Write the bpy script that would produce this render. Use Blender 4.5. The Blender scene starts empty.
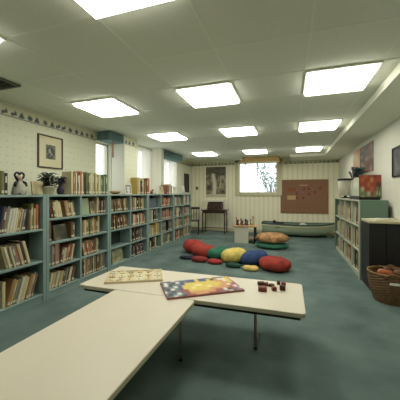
import bpy, math, random
from mathutils import Matrix, Vector
random.seed(7)
SC = bpy.context.scene
COL = SC.collection
CZ = 1.30            # camera height

# ------------------------------------------------------------------ helpers
def lin(c):
    return tuple(((v/255)/12.92 if v/255 <= .04045 else ((v/255+.055)/1.055)**2.4) for v in c)

def new_mat(name):
    m = bpy.data.materials.new(name); m.use_nodes = True
    return m, m.node_tree, m.node_tree.nodes['Principled BSDF']

def mat(name, rgb, rough=.6, var=.0, scale=20, metal=0, bump=0, spec=.4):
    m, t, b = new_mat(name)
    c = lin(rgb)
    b.inputs['Base Color'].default_value = (*c, 1)
    b.inputs['Roughness'].default_value = rough
    b.inputs['Metallic'].default_value = metal
    b.inputs['Specular IOR Level'].default_value = spec
    if var or bump:
        tc = t.nodes.new('ShaderNodeTexCoord'); n = t.nodes.new('ShaderNodeTexNoise')
        n.inputs['Scale'].default_value = scale; n.inputs['Detail'].default_value = 5
        t.links.new(tc.outputs['Object'], n.inputs['Vector'])
        if var:
            r = t.nodes.new('ShaderNodeMapRange')
            r.inputs['From Min'].default_value = .25; r.inputs['From Max'].default_value = .75
            r.inputs['To Min'].default_value = 1-var; r.inputs['To Max'].default_value = 1+var
            t.links.new(n.outputs['Fac'], r.inputs['Value'])
            mx = t.nodes.new('ShaderNodeVectorMath'); mx.operation = 'SCALE'
            mx.inputs[0].default_value = c
            t.links.new(r.outputs['Result'], mx.inputs['Scale'])
            t.links.new(mx.outputs['Vector'], b.inputs['Base Color'])
        if bump:
            bp = t.nodes.new('ShaderNodeBump'); bp.inputs['Strength'].default_value = bump
            bp.inputs['Distance'].default_value = .01
            t.links.new(n.outputs['Fac'], bp.inputs['Height']); t.links.new(bp.outputs['Normal'], b.inputs['Normal'])
    return m

def mat_print():
    m, t, b = new_mat('printed_colours')
    a = t.nodes.new('ShaderNodeVertexColor'); a.layer_name = 'Col'
    t.links.new(a.outputs['Color'], b.inputs['Base Color']); b.inputs['Roughness'].default_value = .5
    return m

def mat_emit(name, rgb, s):
    m, t, b = new_mat(name)
    b.inputs['Base Color'].default_value = (.8, .8, .75, 1)
    b.inputs['Emission Color'].default_value = (*rgb, 1)
    b.inputs['Emission Strength'].default_value = s
    return m

class MB:
    def __init__(s): s.v = []; s.f = []; s.m = []; s.c = None
    def add(s, vs, fs, mi=0, M=None):
        o = len(s.v)
        for p in vs:
            s.v.append(tuple(M @ Vector(p)) if M is not None else tuple(p))
        for f in fs: s.f.append([i+o for i in f]); s.m.append(mi)
        return s
    def box(s, x0, x1, y0, y1, z0, z1, mi=0, M=None, ch=0):
        if ch <= 0:
            vs = [(x, y, z) for z in (z0, z1) for y in (y0, y1) for x in (x0, x1)]
            fs = [(0,2,3,1),(4,5,7,6),(0,1,5,4),(2,6,7,3),(0,4,6,2),(1,3,7,5)]
            return s.add(vs, fs, mi, M)
        # chamfered box (all edges)
        vs = []; idx = {}
        for iz, z in enumerate((z0, z1)):
            for iy, y in enumerate((y0, y1)):
                for ix, x in enumerate((x0, x1)):
                    sx = ch if ix == 0 else -ch; sy = ch if iy == 0 else -ch; sz = ch if iz == 0 else -ch
                    k = (ix, iy, iz)
                    idx[k+(0,)] = len(vs); vs.append((x, y+sy, z+sz))
                    idx[k+(1,)] = len(vs); vs.append((x+sx, y, z+sz))
                    idx[k+(2,)] = len(vs); vs.append((x+sx, y+sy, z))
        fs = []
        for a in range(3):
            b, c = (a+1) % 3, (a+2) % 3
            for sgn in (0, 1):
                q = []
                for (u, w) in ((0,0),(1,0),(1,1),(0,1)):
                    k = [0,0,0]; k[a] = sgn; k[b] = u; k[c] = w; q.append(idx[tuple(k)+(a,)])
                fs.append(q if sgn else q[::-1])
            for u in (0, 1):
                for w in (0, 1):
                    k0 = [0,0,0]; k0[b] = u; k0[c] = w; k1 = list(k0); k0[a] = 0; k1[a] = 1
                    q = [idx[tuple(k0)+(b,)], idx[tuple(k1)+(b,)], idx[tuple(k1)+(c,)], idx[tuple(k0)+(c,)]]
                    fs.append(q if (u ^ w) else q[::-1])
        for k in [(i,j,l) for i in (0,1) for j in (0,1) for l in (0,1)]:
            q = [idx[k+(0,)], idx[k+(1,)], idx[k+(2,)]]
            fs.append(q if (sum(k) % 2) else q[::-1])
        return s.add(vs, fs, mi, M)
    def rings(s, rings, mi=0, M=None, cap=True, closed=True):
        n = len(rings[0]); vs = [p for r in rings for p in r]; fs = []
        for i in range(len(rings)-1):
            for j in range(n if closed else n-1):
                fs.append((i*n+j, i*n+(j+1) % n, (i+1)*n+(j+1) % n, (i+1)*n+j))
        if cap: fs.append(list(range(n))[::-1]); fs.append([(len(rings)-1)*n+j for j in range(n)])
        return s.add(vs, fs, mi, M)
    def lathe(s, prof, cx=0, cy=0, n=20, mi=0, M=None):
        return s.rings([[(cx+r*math.cos(2*math.pi*j/n), cy+r*math.sin(2*math.pi*j/n), z) for j in range(n)] for r, z in prof], mi, M)
    def tube(s, pts, r, n=8, mi=0):
        pts = [Vector(p) for p in pts]; rs = r if isinstance(r, (list, tuple)) else [r]*len(pts); R = []
        for i, p in enumerate(pts):
            d = (pts[min(i+1, len(pts)-1)] - pts[max(i-1, 0)]).normalized()
            u = d.cross(Vector((0,0,1)) if abs(d.z) < .95 else Vector((1,0,0))).normalized(); w = d.cross(u)
            R.append([tuple(p + rs[i]*(u*math.cos(2*math.pi*j/n) + w*math.sin(2*math.pi*j/n))) for j in range(n)])
        return s.rings(R, mi)
    def ball(s, c, rx, ry=None, rz=None, n=14, k=9, mi=0):
        ry = ry or rx; rz = rz or rx; R = []
        for i in range(k+1):
            a = -math.pi/2 + math.pi*i/k; q = max(math.cos(a), .02)
            R.append([(c[0]+rx*q*math.cos(2*math.pi*j/n), c[1]+ry*q*math.sin(2*math.pi*j/n), c[2]+rz*math.sin(a)) for j in range(n)])
        return s.rings(R, mi)
    def build(s, name, mats, parent=None, loc=None, smooth=False, rot=None, bevel=0):
        me = bpy.data.meshes.new(name)
        me.from_pydata(s.v, [], s.f)
        for m in (mats if isinstance(mats, (list, tuple)) else [mats]): me.materials.append(m)
        me.polygons.foreach_set('material_index', s.m)
        if smooth: me.polygons.foreach_set('use_smooth', [True]*len(s.f))
        if s.c:
            ca = me.color_attributes.new('Col', 'FLOAT_COLOR', 'POINT')
            for i, c in enumerate(s.c): ca.data[i].color = (*c, 1)
        me.update()
        o = bpy.data.objects.new(name, me); COL.objects.link(o)
        if parent: o.parent = parent
        if loc: o.location = loc
        if rot: o.rotation_euler = rot
        if bevel:
            b = o.modifiers.new('bevel', 'BEVEL'); b.width = bevel; b.segments = 2; b.limit_method = 'ANGLE'
        return o

def thing(name, label, cat, loc=(0,0,0), rz=0, group=None):
    o = bpy.data.objects.new(name, None); COL.objects.link(o)
    o.empty_display_size = .1
    o.location = loc; o.rotation_euler = (0, 0, rz)
    return tag(o, label, cat, group)
def tag(o, label, cat, group=None):
    o['label'] = label; o['category'] = cat
    if group: o['group'] = group
    return o
def struct(o): o['kind'] = 'structure'; return o

def grid_print(rows_fn, w, h, nx, ny, flat=False):
    """printed sheet in local XZ (facing -Y) or XY when flat; rows_fn(u,v)->srgb"""
    b = MB(); b.c = []
    vs = []; fs = []
    for j in range(ny+1):
        for i in range(nx+1):
            u, v = i/nx, j/ny
            vs.append(((u-.5)*w, (v-.5)*h, 0) if flat else ((u-.5)*w, 0, (v-.5)*h))
            b.c.append(lin(rows_fn(u, v)))
    for j in range(ny):
        for i in range(nx):
            a = j*(nx+1)+i; fs.append((a, a+1, a+nx+2, a+nx+1))
    b.add(vs, fs)
    return b

def keymap(rows, pal):
    """sharp cell map: rows of characters, first row is the top"""
    def fn(u, v):
        r = rows[min(len(rows)-1, int((1-v)*len(rows)*.9999))]
        return pal[r[min(len(r)-1, int(u*len(r)*.9999))]]
    return fn

def softmap(rows, pal):
    def fn(u, v):
        X = u*(len(rows[0])-1); Y = (1-v)*(len(rows)-1); i = min(int(X), len(rows[0])-2); j = min(int(Y), len(rows)-2); fx, fy = X-i, Y-j
        fx, fy = [(lambda q: q*q*(3-2*q))(min(1, max(0, (q-.2)/.6))) for q in (fx, fy)]
        c = [[pal[rows[j+b][i+a]] for a in (0, 1)] for b in (0, 1)]
        return mixc(mixc(c[0][0], c[0][1], fx), mixc(c[1][0], c[1][1], fx), fy)
    return fn
def mixc(a, b, t): return tuple(a[i]*(1-t)+b[i]*t for i in range(3))

# ------------------------------------------------------------------ materials
M = {}
M['ceil'] = mat('ceiling_tile', (232,235,218), .95, .03, 60)
M['tbar'] = mat('ceiling_bar', (238,240,224), .7)
M['soffit'] = mat('soffit_paint', (232,234,216), .8)
M['rwall'] = mat('right_wall_paint', (222,222,206), .85, .02, 8)
M['cream'] = mat('cream_paint', (205,200,165), .6)
M['teal'] = mat('teal_bookcase_paint', (130,152,145), .5, .06, 9)
M['shadeback'] = mat('teal_bookcase_back', (46,56,52), .8)  # case teal darkened, the shade inside the shelves put into its colour
M['palecase'] = mat('pale_grey_green_paint', (176,180,158), .5, .05, 9)
M['valance'] = mat('teal_valance_fabric', (104,130,128), .9, .15, 14, bump=.2)
M['laminate'] = mat('cream_laminate', (218,211,190), .38, .015, 3)
M['edge'] = mat('table_edge_band', (196,192,160), .45)
M['steel'] = mat('brushed_leg_metal', (160,152,124), .45, metal=.2)
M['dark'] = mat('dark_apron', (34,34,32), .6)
M['black'] = mat('black_paint', (24,24,25), .5)
M['maroon'] = mat('maroon_plinth', (52,34,30), .6)
M['wood'] = mat('light_wood', (176,142,96), .5, .12, 12)
M['darkwood'] = mat('dark_wood', (58,40,34), .45, .15, 12)
M['framewood'] = mat('brown_frame_wood', (66,56,40), .5)
M['white'] = mat('white_paint', (214,212,192), .5)
M['paper'] = mat('paper_pages', (206,196,160), .8, .05, 90)
M['sticker'] = mat('spine_sticker', (206,200,176), .7)
M['cork'] = mat('cork_board', (142,106,82), .9, .12, 60)
M['print'] = mat_print()
M['glass'], gt, gb = new_mat('window_glass')
gb.inputs['Transmission Weight'].default_value = 1; gb.inputs['Roughness'].default_value = 0; gb.inputs['IOR'].default_value = 1.02
gb.inputs['Base Color'].default_value = (.95,.98,.97,1)
M['lamp'] = mat_emit('light_diffuser', (1, .965, .87), 11.0)
M['lamp_dim'] = mat_emit('dimmed_light_diffuser', (1, .965, .87), 9.5)  # nearest row given weaker output to keep the foreground darker

# carpet
m, t, b = new_mat('teal_carpet')
tc = t.nodes.new('ShaderNodeTexCoord')
n1 = t.nodes.new('ShaderNodeTexNoise'); n1.inputs['Scale'].default_value = 2.2; n1.inputs['Detail'].default_value = 6
n2 = t.nodes.new('ShaderNodeTexNoise'); n2.inputs['Scale'].default_value = 260
t.links.new(tc.outputs['Object'], n1.inputs['Vector']); t.links.new(tc.outputs['Object'], n2.inputs['Vector'])
ad = t.nodes.new('ShaderNodeMath'); ad.operation = 'MULTIPLY_ADD'; ad.inputs[1].default_value = .6
t.links.new(n2.outputs['Fac'], ad.inputs[0]); t.links.new(n1.outputs['Fac'], ad.inputs[2])
cr = t.nodes.new('ShaderNodeValToRGB'); cr.color_ramp.elements[0].position = .55; cr.color_ramp.elements[1].position = 1.05
cr.color_ramp.elements[0].color = (*lin((80,97,93)), 1); cr.color_ramp.elements[1].color = (*lin((113,132,126)), 1)
t.links.new(ad.outputs[0], cr.inputs['Fac']); t.links.new(cr.outputs['Color'], b.inputs['Base Color'])
b.inputs['Roughness'].default_value = .95; b.inputs['Specular IOR Level'].default_value = .15
bp = t.nodes.new('ShaderNodeBump'); bp.inputs['Strength'].default_value = .5; bp.inputs['Distance'].default_value = .006
t.links.new(n2.outputs['Fac'], bp.inputs['Height']); t.links.new(bp.outputs['Normal'], b.inputs['Normal'])
M['carpet'] = m

# striped wallpaper (far wall) : stripes run up, repeat along X
def wallpaper(name, axis, base, stripe, pitch, dots=False):
    m, t, b = new_mat(name)
    tc = t.nodes.new('ShaderNodeTexCoord'); sp = t.nodes.new('ShaderNodeSeparateXYZ')
    t.links.new(tc.outputs['Object'], sp.inputs[0])
    def math_(op, a, v=None, c=None):
        n = t.nodes.new('ShaderNodeMath'); n.operation = op
        if isinstance(a, (int, float)): n.inputs[0].default_value = a
        else: t.links.new(a, n.inputs[0])
        if v is not None:
            if isinstance(v, (int, float)): n.inputs[1].default_value = v
            else: t.links.new(v, n.inputs[1])
        return n.outputs[0]
    ax = sp.outputs[axis]
    if not dots:
        fr = math_('PINGPONG', ax, pitch/2)
        f = math_('GREATER_THAN', fr, pitch*.36)
        fr2 = math_('PINGPONG', math_('ADD', ax, pitch*.5), pitch)
        g = math_('LESS_THAN', fr2, pitch*.05)
        f = math_('MAXIMUM', f, g)
    else:
        # small motif sprinkled in staggered rows
        row = math_('FLOOR', math_('DIVIDE', sp.outputs['Z'], pitch*.55))
        off = math_('MULTIPLY', math_('MODULO', math_('ADD', row, 1000), 2), pitch*.5)
        u = math_('MODULO', math_('ADD', math_('ADD', ax, off), 100), pitch)
        v = math_('MODULO', math_('ADD', sp.outputs['Z'], 100), pitch*.55)
        du = math_('ABSOLUTE', math_('SUBTRACT', u, pitch*.5)); dv = math_('ABSOLUTE', math_('SUBTRACT', v, pitch*.27))
        f = math_('LESS_THAN', math_('ADD', math_('MULTIPLY', du, .55), dv), .016)
    mx = t.nodes.new('ShaderNodeMix'); mx.data_type = 'RGBA'
    mx.inputs['A'].default_value = (*lin(base), 1); mx.inputs['B'].default_value = (*lin(stripe), 1)
    t.links.new(f, mx.inputs['Factor']); t.links.new(mx.outputs['Result'], b.inputs['Base Color'])
    b.inputs['Roughness'].default_value = .85
    return m
M['wallstripe'] = wallpaper('striped_wallpaper', 'X', (244,240,212), (232,227,198), .15)
M['wallmotif'] = wallpaper('motif_wallpaper', 'Y', (214,217,192), (196,201,176), .17, True)

# ------------------------------------------------------------------ room shell
XL, XR, YN, YF, ZC = -3.34, 1.42, -4.0, 9.15, CZ+1.13
struct(MB().box(XL-.2, XR+.2, YN-.2, YF+.2, -.1, 0).build('floor', M['carpet']))
struct(MB().box(XL-.2, XR+.2, YN-.2, YF+.2, ZC, ZC+.1).build('ceiling', M['ceil']))
struct(MB().box(XR, XR+.2, YN, YF, 0, ZC).build('wall_right', M['rwall']))
struct(MB().box(XL-.2, XR+.2, YN-.2, YN, 0, ZC).build('wall_back', mat('back_wall_bounce_cut', (70,78,72), .9)))  # unseen wall, coloured dark to cut light bounced onto the foreground
# far wall with window opening
wx0, wx1, wz0, wz1 = -1.66, -.40, 1.32, 2.34
b = MB(); W = .2
b.box(XL-.2, wx0, YF, YF+W, 0, ZC); b.box(wx1, XR+.2, YF, YF+W, 0, ZC)
b.box(wx0, wx1, YF, YF+W, 0, wz0); b.box(wx0, wx1, YF, YF+W, wz1, ZC)
struct(b.build('wall_far', M['wallstripe']))
# left wall with three openings
wins = [(4.05, 4.49, 1.22, 2.26), (5.02, 6.02, 1.22, 2.36), (6.35, 7.62, 1.22, 2.26)]
b = MB(); y = YN
for (a, c, z0, z1) in wins:
    b.box(XL-W, XL, y, a, 0, ZC); b.box(XL-W, XL, a, c, 0, z0); b.box(XL-W, XL, a, c, z1, ZC); y = c
b.box(XL-W, XL, y, YF, 0, ZC)
struct(b.build('wall_left', M['wallmotif']))
# pilasters between the windows
for i, (a, c) in enumerate([(4.50, 4.96), (6.08, 6.22)]):
    pb = MB().box(XL, -3.045, a, c, 0, ZC); pb.m = [1 if k in (2, 3) else 0 for k in range(6)]
    struct(pb.build('trim_%d' % (i+1), [M['wallmotif'], mat('reveal_paint', (232,230,214), .8)]))
# windows: frame + mullion + glass
for i, (a, c, z0, z1) in enumerate(wins):
    r = thing('window_%d' % (i+1), 'x', 'window', (XL, (a+c)/2, z0)); del r['label']; del r['category']; struct(r)
    h = z1-z0; w = (c-a)/2
    b = MB(); t_ = .03
    b.box(-.14, -.08, -w, -w+t_, 0, h); b.box(-.14, -.08, w-t_, w, 0, h); b.box(-.14, -.08, -w, w, 0, t_); b.box(-.14, -.08, -w, w, h-t_, h)
    if w > .3: b.box(-.13, -.09, -.015, .015, 0, h)
    b.build('window_frame', M['white'], r)
    MB().box(-.112, -.108, -w+t_, w-t_, t_, h-t_).build('glass_pane', M['glass'], r)
    MB().box(-.15, .03, -w, w, -.03, 0).build('window_sill', M['white'], r)
r = thing('window_4', 'x', 'window', ((wx0+wx1)/2, YF, wz0)); del r['label']; del r['category']; struct(r)
w = (wx1-wx0)/2; h = wz1-wz0; b = MB()
b.box(-w-.12, -w, -.03, 0, -.07, h+.08); b.box(w, w+.15, -.03, 0, -.07, h+.08); b.box(-w-.12, w+.15, -.05, 0, -.09, 0); b.box(-w-.12, w+.15, -.03, 0, h, h+.08)
b.build('window_frame', M['cream'], r)
b = MB(); b.box(-w, -w+.03, .06, .1, 0, h); b.box(w-.03, w, .06, .1, 0, h); b.box(-w, w, .06, .1, 0, .03); b.box(-w, w, .06, .1, h-.03, h)
b.box(-.012, .012, .06, .1, 0, h)
b.build('sash', M['white'], r)
MB().box(-w+.03, w-.03, .078, .082, .03, h-.03).build('glass_pane', M['glass'], r)
# soffits on the right and at the far end
b = MB(); b.box(.90, XR, YN, YF, ZC-.085, ZC); b.box(0, .90, 8.15, YF, ZC-.085, ZC)
struct(b.build('trim_3', M['soffit']))
# ceiling grid bars
b = MB(); z0, z1 = ZC-.002, ZC+.01
for x in (.75, .14, -.56, -1.18, -1.96, -2.57, -3.0): b.box(x-.008, x+.008, YN, YF, z0, z1)
for y in (-.42, .19, .81, 1.42, 2.04, 2.66, 3.27, 3.89, 4.52, 5.13, 5.74, 6.35, 6.96, 7.57, 8.19, 8.8): b.box(XL, .9, y-.008, y+.008, z0-.0005, z1)
struct(b.build('trim_4', M['tbar']))
# baseboards
struct(MB().box(XL, XR, YF-.015, YF, 0, .1).build('baseboard_far', M['cream']))
struct(MB().box(XL, XL+.012, YN, 4.50, 0, .1).build('baseboard_left', M['cream']))
struct(MB().box(XR-.012, XR, YN, YF, 0, .1).build('baseboard_right', M['cream']))
# wallpaper border: strip with little figures and a dark line
def border(name, length, h, horiz_axis, loc, seed):
    rnd = random.Random(seed); n = int(length/.015); ny = 10
    g = [[(196,196,164)]*(n+1) for _ in range(ny+1)]
    i = 2
    while i < n-5:
        c = rnd.choice([(70,84,86),(96,104,92),(64,76,86),(120,108,84),(140,130,100)])
        kind = rnd.choice('abc')
        for dj, row in enumerate({'a': [(0,4),(0,4),(1,3),(1,3),(2,2)], 'b': [(1,3),(0,4),(0,4),(1,3),(1,1)], 'c': [(0,1),(0,4),(0,4),(3,4),(3,3)]}[kind]):
            for di in range(row[0], row[1]+1): g[2+dj][min(i+di, n)] = c
        i += rnd.choice([7, 8, 9])
    for k in range(n+1): g[0][k] = (98,104,104); g[1][k] = (170,172,146); g[ny][k] = (168,166,136)
    b = MB(); b.c = []
    vs = []; fs = []
    for j in range(ny+1):
        for k in range(n+1):
            d = length*k/n
            vs.append((0, d, h*j/ny) if horiz_axis == 'y' else (d, 0, h*j/ny)); b.c.append(lin(g[j][k]))
    for j in range(ny):
        for k in range(n):
            a = j*(n+1)+k; fs.append((a, a+1, a+n+2, a+n+1))
    b.add(vs, fs)
    return struct(b.build(name, M['print'], loc=loc))
border('trim_5', 4.06-YN, .15, 'y', (XL+.004, YN, ZC-.17), 1)
border('trim_6', .46, .15, 'y', (-3.041, 4.50, ZC-.17), 2)
border('trim_7', YF-7.62, .15, 'y', (XL+.004, 7.62, ZC-.17), 3)
border('trim_8', 1.55, .13, 'x', (XL, YF-.004, ZC-.15), 4)
border('trim_9', 1.6, .09, 'x', (-.18, YF-.004, ZC-.18), 5)
# boxed valances over windows
def valance(loc, sx, sy, sz, label, m):
    b = MB(); b.box(-sx/2, sx/2, -sy/2, sy/2, 0, sz, ch=.004)
    # gathered ribs
    k = int(sy/.05)
    for i in range(k): b.tube([(sx/2+.002, -sy/2+(i+.5)*sy/k, .01), (sx/2+.002, -sy/2+(i+.5)*sy/k, sz-.01)], .012, 6)
    k2 = int(sx/.05)
    for i in range(k2): b.tube([(-sx/2+(i+.5)*sx/k2, -sy/2-.002, .01), (-sx/2+(i+.5)*sx/k2, -sy/2-.002, sz-.01)], .012, 6)
    return tag(b.build('window_valance', m, loc=loc), label, 'valance')
valance((XL+.15, 4.27, ZC-.165), .27, .42, .16, 'gathered teal valance above the nearest left window', M['valance'])
valance((XL+.155, 6.86, ZC-.175), .28, 1.22, .17, 'long teal box valance above the farthest left window', M['valance'])
# wooden valance box over far window
b = MB(); b.box(-1.42, -.30, 8.42, 8.45, ZC-.175, ZC-.007); b.box(-1.42, -1.39, 8.45, YF-.05, ZC-.175, ZC-.007); b.box(-.33, -.30, 8.45, YF-.05, ZC-.175, ZC-.007)
b.box(-1.43, -.29, 8.405, 8.425, ZC-.18, ZC-.155, 1)
struct(b.build('trim_10', [mat('golden_valance_paper', (190,160,100), .7, .25, 22), M['cream']]))
# hanging brown strap by near window + curtains
tag(MB().box(-.006, .006, -.022, .022, -.30, 0, ch=.002).build('blind_pull', mat('tan_strap', (150,118,84), .7), loc=(-3.10, 4.22, ZC-.165)), 'narrow tan strap hanging below the teal valance at nearest left window', 'strap')
mc, t, b_ = new_mat('sheer_curtain'); b_.inputs['Base Color'].default_value = (*lin((236,233,222)), 1); b_.inputs['Roughness'].default_value = .9
tr = t.nodes.new('ShaderNodeBsdfTranslucent'); tr.inputs['Color'].default_value = (*lin((244,241,230)), 1)
ms = t.nodes.new('ShaderNodeMixShader'); ms.inputs[0].default_value = .65
t.links.new(b_.outputs[0], ms.inputs[1]); t.links.new(tr.outputs[0], ms.inputs[2]); tp = t.nodes.new('ShaderNodeBsdfTransparent'); m2 = t.nodes.new('ShaderNodeMixShader'); m2.inputs[0].default_value = .45
t.links.new(ms.outputs[0], m2.inputs[1]); t.links.new(tp.outputs[0], m2.inputs[2]); t.links.new(m2.outputs[0], t.nodes['Material Output'].inputs['Surface'])
def curtain(y0, y1, z0, z1, label):
    n = 60; R = []
    for z in (z0, z1):
        R.append([(.018*math.sin(i*1.3)+.004*math.sin(i*.7), y0+(y1-y0)*i/n, z) for i in range(n+1)])
    R2 = [[(x+.003, y, z) for x, y, z in r] for r in R]
    b = MB(); b.rings(R, cap=False, closed=False)
    return tag(b.build('sheer_curtain', mc, loc=(XL+.05, 0, 0), smooth=True), label, 'curtain', 'curtains at the left windows')
curtain(5.0, 5.48, 1.20, 2.38, 'pale sheer curtain, near half of the middle left window')
curtain(5.54, 6.04, 1.20, 2.38, 'pale sheer curtain, far half of the middle left window')
curtain(6.35, 6.95, 1.20, 2.24, 'pale sheer curtain, near half of the farthest left window')
curtain(7.02, 7.60, 1.20, 2.24, 'pale sheer curtain, far half of the farthest left window')

# outside: bare shrub beyond far window and snowy ground
tag(MB().box(-16, 14, 9.8, 40, .6, .9).build('snowy_ground', mat('pale_ground', (190,196,190), .9, .1, 2)), 'pale open ground outside the far window', 'ground')['kind'] = 'structure'
b = MB(); rnd = random.Random(3)
for k in range(26):
    a = rnd.uniform(-1, 1); p = [(a*.12, rnd.uniform(-.2,.2), 0)]
    for s_ in range(6): p.append((p[-1][0]+a*.13+rnd.uniform(-.1,.1), p[-1][1]+rnd.uniform(-.08,.08), p[-1][2]+.28))
    b.tube(p, [.022-.003*i for i in range(7)], 5)
    for s_ in range(3, 7):
        
            for q_ in range(3): b.ball((p[s_][0]+rnd.uniform(-.12,.12), p[s_][1], p[s_][2]+rnd.uniform(-.12,.12)), rnd.uniform(.02,.05), .03, rnd.uniform(.02,.05), 6, 4, 1)
tag(b.build('garden_shrub', [mat('grey_bark', (96,102,98), .9), mat('frosted_leaf', (136,150,144), .9)], loc=(-.75, 13.2, .9)), 'frosty grey shrub outside the right half of the far window', 'shrub')

# ------------------------------------------------------------------ ceiling lights
def ceiling_light(x, y, label, lm):
    r = thing('ceiling_light', label, 'ceiling light', (x, y, ZC-.018), 0, 'square ceiling lights')
    b = MB(); s_ = .305; q = .02
    b.box(-s_, s_, -s_, -s_+q, 0, .017); b.box(-s_, s_, s_-q, s_, 0, .017); b.box(-s_, -s_+q, -s_+q, s_-q, 0, .017); b.box(s_-q, s_, -s_+q, s_-q, 0, .017)
    b.build('frame', M['tbar'], r)
    MB().box(-s_+q, s_-q, -s_+q, s_-q, -.022, .012, ch=.004).build('diffuser', lm, r)
for (nm, y) in (('nearest', 1.115), ('second', 2.965), ('third', 4.825), ('farthest', 7.265)):
    for (cn, x) in (('right', .445), ('middle', -.87), ('left', -2.265)):
        if nm == 'nearest' and cn == 'right': continue
        ceiling_light(x, y, 'square glowing ceiling light, %s in the %s row' % (nm, cn), M['lamp_dim'] if nm == 'nearest' else M['lamp'])
r = thing('ceiling_vent', 'dark square ceiling vent near the left wall above the nearest bookcase', 'vent', (-2.93, 1.81, ZC-.02))
b = MB(); b.box(-.27, .27, -.27, -.24, 0, .019); b.box(-.27, .27, .24, .27, 0, .019); b.box(-.27, -.24, -.24, .24, 0, .019); b.box(.24, .27, -.24, .24, 0, .019)
b.build('frame', mat('vent_frame', (92,94,78), .6), r)
b = MB()
for i in range(9): b.box(-.24, .24, -.22+i*.052, -.195+i*.052, .003, .016)
b.box(-.24, .24, -.24, .24, .016, .019)
b.build('louvre', mat('vent_dark', (52,54,44), .7), r)

# ------------------------------------------------------------------ bookcases (left row, open side faces +X)
XF, DEP = -2.80, .235
ORD = ['', 'first', 'second', 'third', 'fourth', 'fifth', 'sixth', 'seventh', 'eighth', 'ninth', 'tenth', 'eleventh', 'twelfth', 'thirteenth', 'fourteenth', 'fifteenth', 'sixteenth', 'seventeenth', 'eighteenth', 'nineteenth', 'twentieth', 'twenty-first', 'twenty-second', 'twenty-third', 'twenty-fourth', 'twenty-fifth', 'twenty-sixth']
def bookcase(y0, y1, mids, zs, top, label, t_=.026, sgn=1, xf=XF, dep=DEP, m=None, mb=None, post=.03, mside=None):
    """sgn=+1: opens to +X ; -1: opens to -X"""
    m = m or M['teal']; mb = mb or M['shadeback']; mside = mside or m
    xb = xf - sgn*dep
    r = thing('bookcase', label, 'bookcase', ((xf+xb)/2, (y0+y1)/2, 0), 0, 'low bookcases along the walls')
    cx, cy = (xf+xb)/2, (y0+y1)/2; hx = dep/2; hy = (y1-y0)/2
    g = .0015
    MB().box(-hx, hx, -hy+g, -hy+post, 0, top, ch=.003).build('side_panel', mside, r)
    MB().box(-hx, hx, hy-post, hy-g, 0, top, ch=.003).build('side_panel', mside, r)
    MB().box(-hx, hx, -hy+post, hy-post, top-t_, top-.001, ch=.003).build('top_panel', m, r)
    f = hx*sgn
    for z in zs[:]:
        MB().box(-hx+.01, hx-.004, -hy+post, hy-post, z-t_, z, ch=.003).build('shelf', m, r)
    for my in mids:
        MB().box(-hx+.008, hx-.001, my-cy-.016, my-cy+.016, zs[0], top-t_, ch=.003).build('divider', m, r)
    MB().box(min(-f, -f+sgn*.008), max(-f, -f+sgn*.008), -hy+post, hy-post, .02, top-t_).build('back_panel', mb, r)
    MB().box(*(sorted((f-sgn*.012, f-sgn*.03))), -hy+post, hy-post, 0, zs[0]-t_).build('kick_board', m, r)
    return r
Z4 = [.10, .39, .69, .99]; TOPL = 1.285
bookcase(1.55, 2.515, [], [.10, .50, .88], TOPL, 'teal three-shelf bookcase at left edge, nearest the camera', post=.045)
bookcase(2.515, 3.72, [3.09], Z4, TOPL, 'teal two-bay bookcase, second along the left wall, under framed picture', post=.045)
bookcase(3.72, 4.99, [4.35], Z4, TOPL, 'teal two-bay bookcase, third along the left wall, by nearest window', post=.045)
bookcase(4.99, 6.30, [5.60], Z4, TOPL, 'teal two-bay bookcase, fourth along the left wall, by middle window', post=.045)
bookcase(6.30, 7.56, [6.98], Z4, TOPL, 'teal two-bay bookcase at the far end of the left wall', post=.04)
XRF, RD, TOPR = 1.0, .36, 1.20
ZR = [.07, .42, .80]
bookcase(4.60, 7.02, [5.27, 5.88, 6.45], ZR, TOPR, 'pale-fronted bookcase with teal end panel along the right wall', sgn=-1, xf=XRF, dep=RD, m=M['palecase'], mb=M['shadeback'], mside=mat('teal_end_panel', (106,132,116), .5, .04, 6))
rc_ = [o for o in COL.objects if o.name.startswith('bookcase')][-1]
MB().box(-.192, -.1805, -1.209, -1.15, 0, TOPR).build('face_frame', M['palecase'], rc_)['label'] = 'pale grey-green front strip'
# ------------------------------------------------------------------ books
PAL = {'cream': (196,186,144), 'beige': (176,160,120), 'brown': (112,82,58), 'tan': (156,120,80), 'olive': (112,114,72), 'red': (132,74,62),
       'pink': (176,116,100), 'grey': (120,122,112), 'white': (206,204,184), 'navy': (52,58,76), 'green': (84,108,88), 'black': (40,38,40),
       'yellow': (188,160,80), 'orange': (172,98,54), 'purple': (84,62,76), 'pale green': (150,164,130), 'blue': (78,98,122), 'maroon': (84,54,50)}
BM = {k: mat(k.replace(' ', '_')+'_cover', v, .55, .10, 45) for k, v in PAL.items()}
MIX = ['cream']*5+['beige']*5+['brown']*5+['tan']*3+['olive']*3+['pink','red','maroon','grey','grey','white','white','navy','green','black','yellow','purple','pale green','orange','black','brown']
BOOKS = []   # dict(pos, rot, dims, colour, label pieces)
def add_book(sgn, xs, y, z, t, h, d, ang, col, where):
    BOOKS.append(dict(sgn=sgn, xs=xs, y=y, z=z, t=t, h=h, d=d, a=ang, c=col, w=where, i=len(BOOKS)))
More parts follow.
